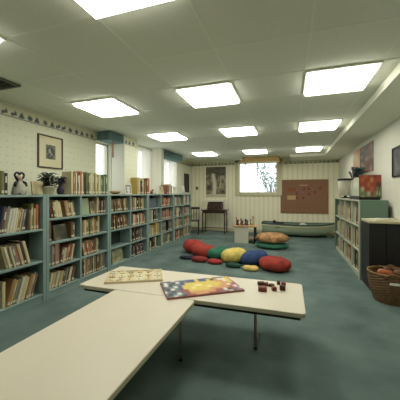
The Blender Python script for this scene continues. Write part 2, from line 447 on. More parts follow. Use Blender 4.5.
def fill(spec, y0, y1, z, hmax, where, seed, sgn=1, xs=None, mix=None, tr=(.02,.04), hr=(.72,.98), first=None):
    """spec: list of (kind, fraction): '|' upright, '/' tops lean to +Y, '\\' tops lean to -Y, ' ' empty"""
    rnd = random.Random(seed); xs = XF-.02 if xs is None else xs; y = y0+.004; n = 0; y1 -= .004
    for kind, fr in spec:
        yend = min(y1, y + fr*(y1-y0))
        if kind == ' ': y = yend; continue
        if kind == '|':
            hh = rnd.uniform(*hr)
            while True:
                t = rnd.uniform(*tr)
                if y+t > yend: break
                h = hmax*min(.985, max(.6, rnd.gauss(hh, .07))) ; d = rnd.uniform(.15, .19)
                add_book(sgn, xs-sgn*rnd.uniform(0,.02), y, z, t-.001, h, d, 0, first or rnd.choice(mix or MIX), where); y += t; first = None
                if rnd.random() < .15: hh = rnd.uniform(*hr)
        else:
            a = rnd.uniform(.16, .30)*(1.5 if kind in 'ZS' else 1); up = kind in '/Z'
            h0 = hmax*.88; L = h0*math.sin(a)
            if up:   # tops lean +Y: pivot corner is high-Y bottom corner
                while True:
                    t = rnd.uniform(*tr)
                    if y + t/math.cos(a) + L + .004 > yend: break
                    y += t/math.cos(a)
                    add_book(sgn, xs-sgn*rnd.uniform(0,.02), y, z, t-.001, h0*rnd.uniform(.8,1)-t*math.sin(a), rnd.uniform(.15,.19), -a, rnd.choice(mix or MIX), where)
                y = yend
            else:
                y += L + .004
                while True:
                    t = rnd.uniform(*tr)
                    if y + t/math.cos(a) > yend: break
                    add_book(sgn, xs-sgn*rnd.uniform(0,.02), y, z, t-.001, h0*rnd.uniform(.8,1)-t*math.sin(a), rnd.uniform(.15,.19), a, rnd.choice(mix or MIX), where)
                    y += t/math.cos(a)
C1 = 'nearest left bookcase'
fill([('|',.35),('/',.5),('|',.15)], 1.60, 2.47, .88, .335, ('top shelf', C1), 1, tr=(.018,.032), mix=['cream','beige','grey','olive','tan','white','brown','navy','orange','cream','beige'])
fill([('|',.45),('\\',.42),(' ',.2)], 1.60, 2.47, .50, .335, ('middle shelf', C1), 2, tr=(.018,.034), mix=['cream','beige','grey','pink','tan','black','brown','maroon','beige'])
fill([('|',.52),('/',.47)], 1.60, 2.47, .10, .355, ('bottom shelf', C1), 3, tr=(.018,.034), mix=['cream','beige','grey','brown','tan','olive','yellow','maroon','purple','cream','white'])
ROWN = {.99: 'top shelf', .69: 'second shelf', .39: 'third shelf', .10: 'bottom shelf'}
bays = [(2.56,3.074),(3.106,3.675),(3.765,4.334),(4.366,4.945),(5.035,5.584),(5.616,6.255),(6.34,6.964),(6.996,7.52)]
SP = {
 (0,.99): ([('\\',.5),('\\',.5)], ['cream','beige','brown','olive','tan','red','cream','yellow']),
 (0,.69): ([('|',.14),(' ',.6),('|',.2)], ['green','black','olive','brown']),
 (0,.39): ([('|',.38),('/',.55)], ['pink','red','pink','brown','grey','brown','cream']),
 (0,.10): ([('Z',.98)], ['beige','grey','brown','cream','black']),
 (1,.99): ([(' ',.62),('|',.36)], ['beige','grey','brown','black']),
 (1,.69): ([('|',.75)], ['cream','beige','olive','tan']),
 (1,.39): ([('\\',.6),('|',.12)], ['beige','brown','tan','cream','grey','orange']),
 (1,.10): ([('|',.98)], ['grey','beige','cream','brown','olive','tan','purple']),
 (2,.99): ([('|',.2),('\\',.5),('\\',.3)], ['brown','black','beige','grey','olive']),
 (2,.69): ([('|',.3),('\\',.65)], ['beige','brown','red','cream','black','tan']),
 (2,.39): ([], None),
 (2,.10): ([('|',.12)], ['cream','yellow']),
 (3,.99): ([('|',.9)], ['yellow','pale green','cream','black','brown','olive']),
 (3,.69): ([('|',.95)], ['pink','white','brown','maroon','beige','cream']),
 (3,.39): ([('|',.4),('/',.5)], ['olive','brown','black','maroon','grey']),
 (3,.10): ([('|',.3),('\\',.6)], ['black','grey','brown','purple','navy']),
 (4,.99): ([], None),
 (4,.69): ([('|',.85)], ['white','black','grey','black','cream']),
 (4,.39): ([('|',.9)], ['cream','white','grey','yellow','beige']),
 (4,.10): ([('|',.3),('|',.5)], ['yellow','cream','olive','yellow','black']),
 (5,.99): ([('|',.3),('/',.6)], ['red','orange','cream','brown','pink']),
 (5,.69): ([('|',.9)], ['brown','red','green','pink','beige','black']),
 (5,.39): ([('|',.45),(' ',.2),('|',.3)], ['black','brown','grey']),
 (5,.10): ([('|',.5),('/',.4)], ['grey','cream','green']),
}
for bi, (a, c) in enumerate(bays):
    for z in (.99, .69, .39, .10):
        spec, mix = SP.get((bi, z), ([('|', random.choice([.6,.85,.95])), ('\\', .3)], None))
        if spec:
            fill(spec, a, c, z, .265 if z > .9 else .27, (ROWN[z], '%s left bay' % ORD[bi+1]), 20+bi*7+int(z*10), mix=mix, tr=(.022,.042) if bi < 3 else (.028,.05))
# right bookcase
rb = [(4.63,5.254),(5.286,5.864),(5.896,6.434),(6.466,6.99)]
for bi, (a, c) in enumerate(rb):
    for z in ZR:
        fill([('|',.5),('/',.45)] if (bi+int(z*10)) % 2 else [('|',.95)], a, c, z, .31, ({.07:'bottom shelf',.42:'middle shelf',.80:'top shelf'}[z], '%s bay of right bookcase' % ORD[bi+1]), 90+bi*5+int(z*10), sgn=-1, xs=XRF+.03, tr=(.03,.055))
# on top of left bookcases
TZ = TOPL+.0015
fill([('|',1)], 2.93, 3.20, TZ, .335, ('bookcase top', 'right of the purple vase'), 61, xs=XF-.01, first='cream', mix=['cream','orange','tan','cream','brown','cream','grey','white'], hr=(.86,.97), tr=(.02,.034))
fill([('|',1)], 3.22, 3.72, TZ, .33, ('bookcase top', 'before the nearest window'), 62, xs=XF-.01, mix=['pale green','cream','olive','cream','beige','green','pale green'], hr=(.9,.97), tr=(.024,.04))
fill([('|',1)], 4.60, 4.86, TZ, .335, ('bookcase top', 'beside the framed card'), 63, xs=XF-.01, mix=['yellow','cream','black','olive','navy','cream'], hr=(.85,.97), tr=(.028,.045))
fill([('|',1)], 4.90, 5.12, TZ, .335, ('bookcase top', 'orange group'), 64, xs=XF-.01, mix=['orange','tan','orange','brown'], hr=(.9,.97), tr=(.04,.06))
fill([('|',1)], 5.95, 6.25, TZ, .26, ('bookcase top', 'before the farthest window'), 65, xs=XF-.01, mix=['cream','olive','red','beige','white'], hr=(.7,.97), tr=(.03,.05))
fill([('|',1)], 1.90, 2.09, TZ, .27, ('bookcase top', 'left edge of photo'), 66, xs=XF-.01, mix=['green','olive','black'], hr=(.9,.97), tr=(.03,.05))

def book_mesh(b, bk, mi=(0,1,2)):
    t, h, d, s_ = bk['t'], bk['h'], bk['d'], bk['sgn']
    cv = .0025
    R = Matrix.Rotation(bk['a'], 4, 'X')
    T = Matrix.Translation((0,0,0)) @ R
    y0, y1 = (0, t) if bk['a'] >= 0 else (-t, 0)
    # spine at x=0, pages go away from the viewer side
    def bx(x0, x1, *r): b.box(*sorted((x0*s_, x1*s_)), *r, M=T)
    bx(-d, 0, y0, y0+cv, 0, h, mi[0]); bx(-d, 0, y1-cv, y1, 0, h, mi[0])
    # rounded spine
    n = 4; ring = []
    for z in (0, h):
        ring.append([(s_*(.0035*math.sin(math.pi*k/n)), y0+(y1-y0)*k/n, z) for k in range(n+1)] + [(-.003*s_, y1, z), (-.003*s_, y0, z)])
    b.rings(ring, mi[0], T)
    bx(-d+.004, -.003, y0+cv, y1-cv, .003, h-.003, mi[1])
    if t > .012: bx(-.001, .0045, y0+t*.18, y1-t*.18, .018, .045, mi[2])
    if bk['i'] % 3 == 0 and t > .012: bx(-.001, .0045, y0+t*.3, y1-t*.3, h*.55, h*.85, mi[2])
FY = math.atan(90/270.)
def px_area(bk):
    c, s_ = math.cos(FY), math.sin(FY)
    def pr(x, y): return 270*(x*c+y*s_)/(-x*s_+y*c)
    w = abs(pr(bk['xs'], bk['y']+bk['t'])-pr(bk['xs'], bk['y']))
    dpt = -bk['xs']*s_+bk['y']*c
    if not (-200 < pr(bk['xs'], bk['y']) < 200): return -1
    return w*bk['h']*270/dpt
vis = [bk for bk in BOOKS if px_area(bk) > 0]
vis.sort(key=lambda b: -px_area(b))
solo, rest = vis[:300], vis[300:]
solo_ids = {b['i'] for b in solo}
byplace = {}
for bk in vis: byplace.setdefault((bk['w']), []).append(bk)
def book_label(bk):
    size = ('thin' if bk['t'] < .026 else 'thick' if bk['t'] > .036 else 'medium')
    lean = ' leaning' if bk['a'] else ''
    same = sorted([o for o in byplace[bk['w']] if o['c'] == bk['c']], key=lambda o: o['y']*1)
    if bk['sgn'] < 0: same = same[::-1]
    k = [o['i'] for o in same].index(bk['i'])+1
    bk['k'] = k
    if len(same) == 1: return 'the only %s book%s on %s, %s' % (bk['c'], lean, bk['w'][0], bk['w'][1])
    return '%s%s book, %s %s one from left, %s, %s' % (bk['c'], lean, ORD[k], bk['c'], bk['w'][0], bk['w'][1])
used = set()
for bk in sorted(solo, key=lambda b: b['i']):
    b = MB(); book_mesh(b, bk)
    o = b.build('book', [BM[bk['c']], M['paper'], M['sticker']], loc=(bk['xs'], bk['y'], bk['z']))
    tag(o, book_label(bk), 'book', 'books on the low bookcases')
# remaining small ones: one object
b = MB(); names = list(PAL)
for bk in rest:
    bb = MB(); book_mesh(bb, bk, (names.index(bk['c']), len(names), len(names)+1))
    o = len(b.v)
    b.v += [(x+bk['xs'], y+bk['y'], z+bk['z']) for x, y, z in bb.v]; b.f += [[i+o for i in f] for f in bb.f]; b.m += bb.m
o = b.build('distant_books', [BM[n] for n in names]+[M['paper'], M['sticker']])
tag(o, 'small distant books filling the farthest shelves of the bookcases', 'books'); o['kind'] = 'stuff'

# ------------------------------------------------------------------ face-out books and shelf objects
def flat_book(w, h, t, fn, loc, yaw, lean, label, cover, name='picture_book', cat='book', nx=10, ny=12, group='picture books shown face out'):
    """upright book; local front faces -Y; yaw about Z, lean back about X"""
    r = thing(name, label, cat, loc, yaw, group)
    T = Matrix.Rotation(-lean, 4, 'X')
    b = MB(); b.box(-w/2, w/2, 0, t, 0, h, M=T, ch=.002); b.build('cover', cover, r)
    b = MB(); b.box(-w/2+.004, w/2+.001, .003, t-.003, .003, h+.001, M=T); b.build('pages', M['paper'], r)
    g = grid_print(fn, w*.97, h*.97, nx, ny)
    g.v = [tuple(T @ Vector((x, -.0015, z+h/2))) for x, y, z in g.v]
    g.build('cover_picture', M['print'], r)
    return r
def noisefn(seed, pal, n=4, blend=.5, n2=None):
    rnd = random.Random(seed); n2 = n2 or n
    g = [[rnd.choice(pal) for _ in range(n+1)] for _ in range(n2+1)]
    def fn(u, v):
        x, y = u*n, v*n2; i, j = min(int(x), n-1), min(int(y), n2-1); fx, fy = x-i, y-j
        return mixc(mixc(g[j][i], g[j][i+1], fx), mixc(g[j+1][i], g[j+1][i+1], fx), fy)
    return fn
FW = math.pi/2   # front (-Y) turned to +X
flat_book(.26, .19, .02, noisefn(5, [(190,176,140),(120,104,84),(206,200,176),(90,88,80)], 4), (-2.87, 3.50, .9915), FW, .12, 'beige picture book face out, top shelf, second left bay', BM['beige'])
flat_book(.17, .24, .012, lambda u, v: (150,168,134), (-2.86, 3.24, .9915), FW, .10, 'pale green picture book face out, top shelf, second left bay', BM['pale green'])
flat_book(.22, .20, .02, noisefn(8, [(80,80,66),(60,66,56),(170,150,120),(90,84,60)], 4), (-2.87, 2.81, .6915), FW, .15, 'dark olive picture book face out, second shelf, first left bay', BM['olive'])
flat_book(.30, .22, .02, noisefn(9, [(170,166,130),(140,140,106),(200,190,150),(120,124,96)], 5), (-2.87, 4.06, .1015), FW, .15, 'patterned cream picture book face out, bottom shelf, third left bay', BM['cream'])
flat_book(.32, .2, .03, lambda u, v: mixc((70,78,92), (92,98,108), v), (-2.86, 5.30, .9915), FW, .05, 'slate blue folder face out, top shelf, fifth left bay', BM['blue'])
# items standing on top of left bookcases
flat_book(.15, .16, .015, noisefn(12, [(176,164,120),(150,140,100),(190,184,150)], 3), (-2.88, 2.47, TZ), FW, .12, 'small tan book face out beside the white doll', BM['tan'])
fig = ['wwwwwwww','wkkkkkkw','wkwwwwkw','wkpwwpkw','wkwwwwkw','wkgwwgkw','wwwwwwww']
flat_book(.24, .215, .012, keymap(fig, {'w': (206,202,186), 'k': (120,108,104), 'p': (180,150,140), 'g': (120,124,120)}), (-2.87, 4.38, TZ), FW, .12, 'pale framed card with dark border standing on bookcase by nearest window', M['white'], nx=16, ny=14, name='picture_card', cat='card')
flat_book(.2, .2, .012, noisefn(14, [(196,184,140),(150,150,104),(206,200,170)], 3), (-2.87, 5.78, TZ), FW, .14, 'cream and olive picture book before farthest window', BM['cream'])
flat_book(.28, .2, .012, noisefn(15, [(208,206,190),(196,196,176),(180,170,150)], 3), (-2.87, 6.62, TZ), FW, .14, 'white picture book face out near the far end of bookcase top', BM['white'])
flat_book(.22, .24, .012, noisefn(16, [(208,206,190),(150,150,150),(196,186,170)], 3), (-2.87, 7.15, TZ), FW, .14, 'tall white picture book at the far end of bookcase top', BM['white'])
# shallow gold bowl and small wooden duck
tag(MB().lathe([(.03,0),(.05,.004),(.09,.03),(.10,.055),(.092,.055),(.08,.03),(.04,.012)], n=20).build('wicker_bowl', mat('gold_wicker', (170,138,84), .7, .2, 60), loc=(-2.91, 4.02, TZ), smooth=True), 'shallow gold wicker bowl on bookcase by nearest window', 'bowl')
b = MB(); b.ball((0,0,.045), .03, .055, .035); b.ball((0,.05,.085), .022, .026, .022); b.ball((0,.08,.082), .008, .018, .006, 8, 5)
b.lathe([(.03,0),(.03,.008),(.012,.014)], n=12)
tag(b.build('toy_duck', BM['brown'], loc=(-2.9, 5.32, TZ), smooth=True), 'small dark wooden duck beside the orange books on bookcase top', 'toy')
# doll: white gown, dark heart of arms / head ring
r = thing('rag_doll', 'white doll with dark raised heart-shaped arms on the nearest bookcase', 'doll', (-2.90, 2.24, TZ))
MB().lathe([(.062,0),(.072,.01),(.066,.06),(.05,.12),(.03,.155),(.012,.17)], n=18).build('gown', mat('doll_gown', (160,160,146), .9, .08, 30), r, smooth=True)
b = MB(); b.ball((0,0,.185), .034, .034, .036); b.build('head', mat('doll_skin', (170,150,124), .8), r, smooth=True)
hp = []
for k in range(25):
    a = 2*math.pi*k/24; hp.append((.012, .052*math.sin(a)**3*1.05, .205+.0036*(13*math.cos(a)-5*math.cos(2*a)-2*math.cos(3*a)-math.cos(4*a))))
MB().tube(hp, .012, 8).build('hair_wreath', M['black'], r, smooth=True)
for s_ in (-1, 1):
    MB().tube([(.02, s_*.03, .15), (.03, s_*.062, .13), (.035, s_*.07, .095)], [.014,.016,.012], 8).build('arm', M['black'], r, smooth=True)
    MB().ball((.04, s_*.03, .012), .028, .018, .012).build('shoe', M['black'], r, smooth=True)
# potted plant, white pot
def leafy(mb, n, spread, hmin, hmax, rnd, lw=.018):
    for k in range(n):
        a = rnd.uniform(0, 2*math.pi); s_ = rnd.uniform(.3, 1)*spread; hh = rnd.uniform(hmin, hmax)
        P = [Vector((0,0,0)), Vector((s_*.5*math.cos(a), s_*.5*math.sin(a), hh*.8)), Vector((s_*math.cos(a), s_*math.sin(a), hh))]
        side = Vector((-math.sin(a), math.cos(a), 0))*lw; up = Vector((0,0,.004)); vs = []
        mb.tube(P, .0025, 5, 0)
        c = P[2]; d = Vector((math.cos(a), math.sin(a), -.3+rnd.uniform(-.4,.5)))*lw*1.5
        pts = [c-d, c-side+up, c+d*1.1, c+side+up]; q = Vector((0,0,.0025))
        mb.add([tuple(p) for p in pts]+[tuple(p-q) for p in pts], [(0,1,2,3),(7,6,5,4),(0,4,5,1),(1,5,6,2),(2,6,7,3),(3,7,4,0)], 0)
r = thing('potted_plant', 'leafy dark green plant in a white pot on bookcase below framed picture', 'plant', (-2.905, 2.63, TZ))
MB().lathe([(.058,0),(.062,.004),(.082,.085),(.088,.088),(.088,.105),(.078,.105),(.074,.085),(.02,.08)], n=24).build('pot', mat('pot_white', (184,180,150), .5), r, smooth=True)
b = MB(); rnd = random.Random(5); leafy(b, 130, .11, .01, .19, rnd, .02)
b.v = [(x, y, z+.085) for x, y, z in b.v]
b.build('foliage', mat('leaf_dark', (46,58,42), .6, .3, 20), r)
b = MB()
for s_ in (-1, 1): b.tube([(.05,s_*.0,.12),(.07,s_*.035,.2),(.075,s_*.03,.225),(.08,s_*.0,.2)], .006, 6)
b.build('ribbon', M['white'], r)
r = thing('purple_vase', 'dark purple vase with drooping leaves beside the white potted plant', 'vase', (-2.905, 2.83, TZ))
MB().lathe([(.03,0),(.045,.02),(.05,.06),(.032,.1),(.024,.12),(.03,.13),(.02,.13)], n=20).build('body', mat('purple_glaze', (50,46,66), .35), r, smooth=True)
b = MB(); leafy(b, 60, .08, .02, .12, rnd, .018); b.v = [(x, y, z+.12) for x, y, z in b.v]
b.build('foliage', mat('leaf_purple', (54,54,68), .6, .3, 20), r)
# round white duck-like ornament near x=155..162
b = MB(); b.ball((0,0,.03), .03, .05, .03); b.ball((0,-.045,.06), .018)
tag(b.build('white_ornament', M['white'], loc=(-2.9, 5.52, TZ), smooth=True), 'small rounded white ornament on bookcase beside the wooden duck', 'ornament')

# ------------------------------------------------------------------ pictures on walls
def framed(w, h, fn, loc, yaw, label, fm, fw=.02, nx=16, ny=16, mat_=None, matw=0, name='framed_picture', cat='picture'):
    r = thing(name, label, cat, loc, yaw)
    b = MB(); b.box(-w/2, w/2, -.022, -.001, -h/2, -h/2+fw); b.box(-w/2, w/2, -.022, -.001, h/2-fw, h/2)
    b.box(-w/2, -w/2+fw, -.022, -.001, -h/2+fw, h/2-fw); b.box(w/2-fw, w/2, -.022, -.001, -h/2+fw, h/2-fw)
    b.build('frame', fm, r)
    if mat_: MB().box(-w/2+fw, w/2-fw, -.009, -.001, -h/2+fw, h/2-fw).build('mount', mat_, r)
    iw, ih = w-2*fw-2*matw, h-2*fw-2*matw
    g = grid_print(fn, iw, ih, nx, ny); g.v = [(x, -.0105, z) for x, y, z in g.v]
    g.build('picture', M['print'], r)
    return r
pic1 = ['gggkgggg','gkkgkkgg','gkwwkkkg','gkgwgkkg','ggkkwgkg','gkkgkkgg','ggkkkggg']
framed(.43, .47, keymap(pic1, {'g': (110,112,98), 'k': (60,62,56), 'w': (150,150,134)}), (XL, 3.065, 1.905), FW, 'framed dark print in a wide cream mount on left wall above the plant', M['framewood'], .016, 21, 21, M['cream'], .115)
# tall narrow dark picture near far end of left wall
framed(.42, .62, noisefn(31, [(50,46,40),(70,64,54),(40,40,38)], 4), (XL, 8.55, 1.66), FW, 'narrow dark picture on left wall beyond the bookcases', M['black'], .03)
# waterfall poster on far wall
fol = noisefn(71, [(96,90,72),(150,142,116),(60,58,46),(120,112,90),(170,164,138)], 11, n2=16)
def forest(u, v):
    c = fol(u, v)
    if v > .74: c = mixc(c, (56,54,44), .55)
    k = abs(u-.40-.05*math.sin(v*5))
    if k < .13 and v < .78: c = mixc((222,214,190), c, (k/.13)**2)
    k = abs(u-.72+.03*math.sin(v*8))
    if k < .07 and .3 < v < .7: c = mixc((190,184,160), c, k/.07)
    if v < .10: c = (196,190,164)
    return c
o = grid_print(forest, .72, 1.06, 30, 44); o.box(-.36, .36, .002, .006, -.53, .53); o.c += [lin((200,196,170))]*8
tag(o.build('landscape_poster', M['print'], loc=(-2.465, YF-.0062, 1.70)), 'tall brownish poster of a waterfall among trees on the far wall', 'poster')
# bulletin board
r = thing('bulletin_board', 'brown cork bulletin board with red cut-outs beside the far window', 'bulletin board', (.415, YF, 1.205))
w, h = .695, .525
MB().box(-w, w, -.02, -.001, -h, h, ch=.006).build('cork_panel', M['cork'], r)
b = MB(); b.box(-w-.012, w+.012, -.026, -.001, -h-.012, -h); b.box(-w-.012, w+.012, -.026, -.001, h, h+.012); b.box(-w-.012, -w, -.026, -.001, -h, h); b.box(w, w+.012, -.026, -.001, -h, h)
b.build('frame', M['wood'], r)
def note(x0, x1, z0, z1, m, label=None):
    o = MB().box(x0, x1, -.024, -.0205, z0, z1).build('paper_note', m, r)
    if label: o['label'] = label
note(-.50, -.24, -.10, .03, mat('note_cream', (196,166,116), .8), 'cream paper note')
note(-.48, -.24, .15, .27, mat('note_rust', (150,88,66), .8), 'rust paper note')
note(-.13, .12, .335, .375, mat('note_pink', (190,144,120), .8), 'pale pink heading strip')
rm = mat('cutout_red', (140,62,58), .8); pm = mat('cutout_mauve', (142,104,112), .8)
rnd = random.Random(11)
for k in range(13):
    cx = -.18+(k % 5)*.16+rnd.uniform(-.03,.03); cz = .24-.13*(k//5)+rnd.uniform(-.03,.03)
    b = MB(); n = 10
    R_ = [[(cx+rr*math.cos(2*math.pi*j/n)*(.028 if j % 2 else .055), yy, cz+rr*math.sin(2*math.pi*j/n)*(.028 if j % 2 else .055)) for j in range(n)] for rr, yy in ((1,-.0205),(1,-.024))]
    b.rings(R_); b.build('paper_cutout', rm if k % 3 else pm, r)
# thermostat
tag(MB().box(-.045, .045, -.03, -.001, -.055, .055, ch=.008).build('thermostat', mat('thermostat_tan', (130,116,86), .6), loc=(-3.16, YF, 1.49)), 'small tan thermostat on the far wall left of the poster', 'thermostat')
# right wall posters
def strip(u, v):
    return mixc((196,150,122), (206,186,158), .5+.5*math.sin(v*9+u*3))
o = grid_print(strip, .55, .62, 8, 10); o.box(-.275, .275, .002, .005, -.31, .31); o.c += [lin((190,170,140))]*8
tag(o.build('orange_poster', M['print'], loc=(XR-.006, 6.90, 2.00-.04), rot=(0,0,-FW)), 'plain peach poster on the right wall, farther of the two above bookcase', 'poster')
coll = noisefn(44, [(110,66,56),(146,120,92),(64,62,54),(96,100,84),(170,150,120),(120,60,44)], 6, n2=8)
o = grid_print(coll, 1.0, .55, 24, 20); o.box(-.5, .5, .002, .005, -.275, .275); o.c += [lin((120,90,70))]*8
tag(o.build('collage_poster', M['print'], loc=(XR-.006, 6.06, 1.98), rot=(0,0,-FW)), 'brown and red collage poster on right wall above the bookcase', 'poster')
framed(.46, .42, noisefn(33, [(60,66,66),(90,92,88),(40,44,46),(110,104,96)], 4), (XR, 4.36, 1.74), -FW, 'dark framed picture at the right edge of the photo on right wall', M['black'], .02)

# ------------------------------------------------------------------ right bookcase top objects
r = thing('table_lamp', 'white drum lamp shade on dark base at far end of right bookcase', 'lamp', (1.17, 6.72, TOPR))
MB().lathe([(.10,0),(.10,.012),(.03,.022),(.025,.055)], n=20).build('base', M['dark'], r, smooth=True)
MB().lathe([(.10,.055),(.125,.06),(.155,.40),(.15,.40),(.12,.065)], n=28).build('shade', mat('shade_white', (204,202,182), .8), r, smooth=True)
MB().lathe([(.158,.385),(.162,.39),(.162,.425),(.152,.43),(.152,.39)], n=28).build('rim', M['dark'], r, smooth=True)
r = thing('display_rack', 'low black wire book rack on near end of the right bookcase', 'rack', (1.15, 5.12, TOPR))
b = MB(); b.box(-.13, .15, -.36, .36, .0, .02); b.box(-.13, -.12, -.36, .36, .02, .06); 
for yy in (-.36, -.12, .12, .35): b.box(-.13, .15, yy, yy+.01, .02, .045)
b.build('tray', M['black'], r)
for yy in (-.33, 0, .33): MB().tube([(.12, yy, .02), (.16, yy, .26)], .005, 6).build('upright', M['black'], r)
cov = ['rrorrbrr','rorryrrr','rrrorrkr','gwrrorgg','gggwrgwg','gwggggkg']
fnc = softmap(cov, {'r': (160,72,50), 'o': (186,110,70), 'y': (190,150,90), 'b': (120,50,44), 'g': (120,132,92), 'w': (190,190,160), 'k': (70,60,50)})
flat_book(.31, .37, .012, fnc, (1.19, 4.83, TOPR+.0215), 0.05, .06, 'large red and green picture book facing the room on right bookcase rack', BM['red'], nx=24, ny=18)
flat_book(.27, .35, .012, noisefn(52, [(196,198,176),(170,176,150),(206,204,190)], 3), (1.10, 5.16, TOPR+.0215), -.95, .10, 'pale white picture book turned half left on right bookcase rack', BM['white'])
flat_book(.26, .32, .012, noisefn(53, [(150,160,140),(190,190,170),(130,140,130)], 3), (1.10, 5.40, TOPR+.0215), -.95, .10, 'pale green picture book turned half left on right bookcase rack', BM['pale green'])
r = thing('potted_fern', 'dark teal fern standing behind the book rack on right bookcase', 'plant', (1.25, 5.40, TOPR+.0005))
r.location = (1.20, 5.70, TOPR+.0005)
MB().lathe([(.05,0),(.075,.11),(.08,.12),(.07,.12),(.06,.09)], n=18).build('pot', BM['navy'], r, smooth=True)
b = MB(); leafy(b, 110, .12, .2, .50, rnd, .028); b.v = [(x, y, z+.09) for x, y, z in b.v]
b.build('foliage', mat('leaf_teal', (58,84,84), .6, .3, 20), r)
# tall dried stems behind lamp
r = thing('dried_stems', 'vase of mauve and brown dried stems behind the white lamp', 'vase', (1.26, 6.30, TOPR+.0005))
MB().lathe([(.04,0),(.06,.06),(.035,.16),(.04,.18),(.03,.18)], n=16).build('vase', BM['brown'], r, smooth=True)
b = MB()
for k in range(14):
    a = rnd.uniform(0, 6.28); q = rnd.uniform(.04,.14); b.tube([(0,0,.17),(q*.4*math.cos(a), q*.4*math.sin(a), .4),(q*math.cos(a), q*math.sin(a), rnd.uniform(.45,.66))], [.006,.008,.02], 6)
b.build('stems', mat('stem_mauve', (120,92,90), .8, .3, 20), r, smooth=True)

# ------------------------------------------------------------------ black cabinet and basket at right
r = thing('black_cabinet', 'black cabinet with cream top behind the wicker basket at right', 'cabinet', (1.175, 4.36, 0))
MB().box(-.165, .225, -.20, .21, .10, .90, ch=.004).build('body', M['black'], r)
MB().box(-.155, .215, -.19, .20, 0, .0995).build('plinth', M['maroon'], r)
for s_ in (-1, 1):
    x0 = -.155 if s_ < 0 else .034
    d_ = MB().box(x0, x0+.183, -.212, -.2005, .32, .88, ch=.003).build('door', M['black'], r)
    MB().ball((x0+(.16 if s_ < 0 else .025), -.224, .6), .012).build('knob', M['dark'], d_, smooth=True)
MB().box(-.168, .235, -.23, .225, .9005, .935, ch=.006).build('top_panel', mat('cabinet_cream_top', (190,182,148), .5), r)
# papers on it
tag(MB().box(-.07, .07, -.1, .1, 0, .02, ch=.002).build('paper_stack', M['white'], loc=(1.13, 4.27, .9355), rot=(0,0,.3)), 'small stack of white paper on the black cabinet', 'paper')
tag(MB().box(-.11, .11, -.07, .07, 0, .012, ch=.002).build('magazine', BM['white'], loc=(1.29, 4.46, .9355), rot=(0,0,-.15)), 'white magazine lying on the black cabinet near right wall', 'magazine')
# basket: woven wall
r = thing('wicker_basket', 'round brown wicker basket on the carpet in front of black cabinet', 'basket', (1.16, 3.84, 0))
R_ = []; nz, nt = 22, 48
for i in range(nz+1):
    z = .345*i/nz; rr = .175+.065*math.sin(min(1, i/nz*1.15)*math.pi*.5)
    R_.append([((rr+.0055*math.sin(j*math.pi/2+(i % 2)*math.pi))*math.cos(2*math.pi*j/nt), (rr+.0055*math.sin(j*math.pi/2+(i % 2)*math.pi))*math.sin(2*math.pi*j/nt), z+.002) for j in range(nt)])
for i in range(nz, 3, -2): R_.append([(x*.93, y*.93, z) for x, y, z in R_[i]])
b = MB(); b.rings(R_); 
wk = mat('wicker', (112,84,56), .7, .45, 26, bump=.3)
b.build('woven_wall', wk, r)
b = MB(); pts = [(.24*math.cos(a*math.pi/16), .24*math.sin(a*math.pi/16), .35+.004*math.sin(a*3)) for a in range(33)]
b.tube(pts, .013, 8); b.build('rim', mat('wicker_rim', (128,98,62), .7, .3, 40), r, smooth=True)
for s_ in (-1, 1):
    a0 = -2.1 if s_ < 0 else .9
    b = MB(); b.tube([(.245*math.cos(a0+t_), .245*math.sin(a0+t_), .315+.06*math.sin(t_/.7*math.pi)) for t_ in [k*.07 for k in range(11)]], .012, 8)
    b.build('handle', wk, r, smooth=True)
MB().box(-.05, .05, -.006, 0, -.014, .014, ch=.001).build('tag', mat('white_tag', (222,220,206), .6), r, loc=(-.035, -.250, .27), rot=(0,0,-.14))['label'] = 'white label tag'
# things in basket: toys / folded cloths
for k, (x, y, c, lab) in enumerate([(-.07, -.05, 'orange', 'orange rolled cloth inside the wicker basket'), (.09, -.02, 'brown', 'brown rolled cloth inside the wicker basket'), (0, .1, 'maroon', 'maroon rolled cloth inside the wicker basket')]):
    tag(MB().tube([(-.08,0,0),(-.06,0,.002),(.06,0,.002),(.08,0,0)], [.02,.042,.042,.02], 12).build('rolled_cloth', BM[c], loc=(1.16+x, 3.84+y, .34), smooth=True, rot=(0,.1,.5*k)), lab, 'cloth', 'rolled cloths in the basket')

# ------------------------------------------------------------------ far area: boat, tables, chair
hull = mat('hull_pale_green', (170,182,156), .5, .06, 6); gun = mat('gunwale_green', (52,80,70), .5); inn = mat('boat_inside', (110,130,116), .6)
r = thing('rowboat', 'pale green wooden rowboat with dark green rim below bulletin board', 'boat', (.22, 8.72, 0))
R_ = []; RI = []; n = 24; L = 1.04; rimL = []; rimR = []
for i in range(n+1):
    u = -1+2*i/n; x = u*L
    wd = .36*(1-max(0, u)**3.2) * (1-.28*max(0, -u)**2); wd = max(wd, .006)
    zt = .37+.03*u*u + .03*max(0, u)**3; zb = .035+.17*max(0, u)**4*1.3
    sec = []; seci = []
    for j in range(13):
        a = math.pi*j/12; cy = -math.cos(a); q = abs(cy)**.8*(1 if cy > 0 else -1)
        z = zt-(zt-zb)*(math.sin(a)**.62); sec.append((x, wd*q, z)); seci.append((x*.985, max(wd-.015,.002)*q, z+.018))
    R_.append(sec); RI.append(seci); rimL.append((x, -wd, zt)); rimR.append((x, wd, zt))
b = MB(); b.rings(R_, cap=False, closed=False); b.add([p for p in R_[0]], [list(range(13))])
b.build('hull', hull, r, smooth=True)
b = MB(); b.rings(RI, cap=False, closed=False); b.build('inner_lining', inn, r, smooth=True)
b = MB(); b.tube(rimL, .02, 8); b.tube(rimR, .02, 8); b.tube([rimL[0], rimR[0]], .02, 8)
b.build('gunwale', gun, r, smooth=True)
b = MB(); b.tube([(x, y-.004, z-.055) for x, y, z in rimL], .016, 6); b.build('rub_strake', M['cream'], r, smooth=True)
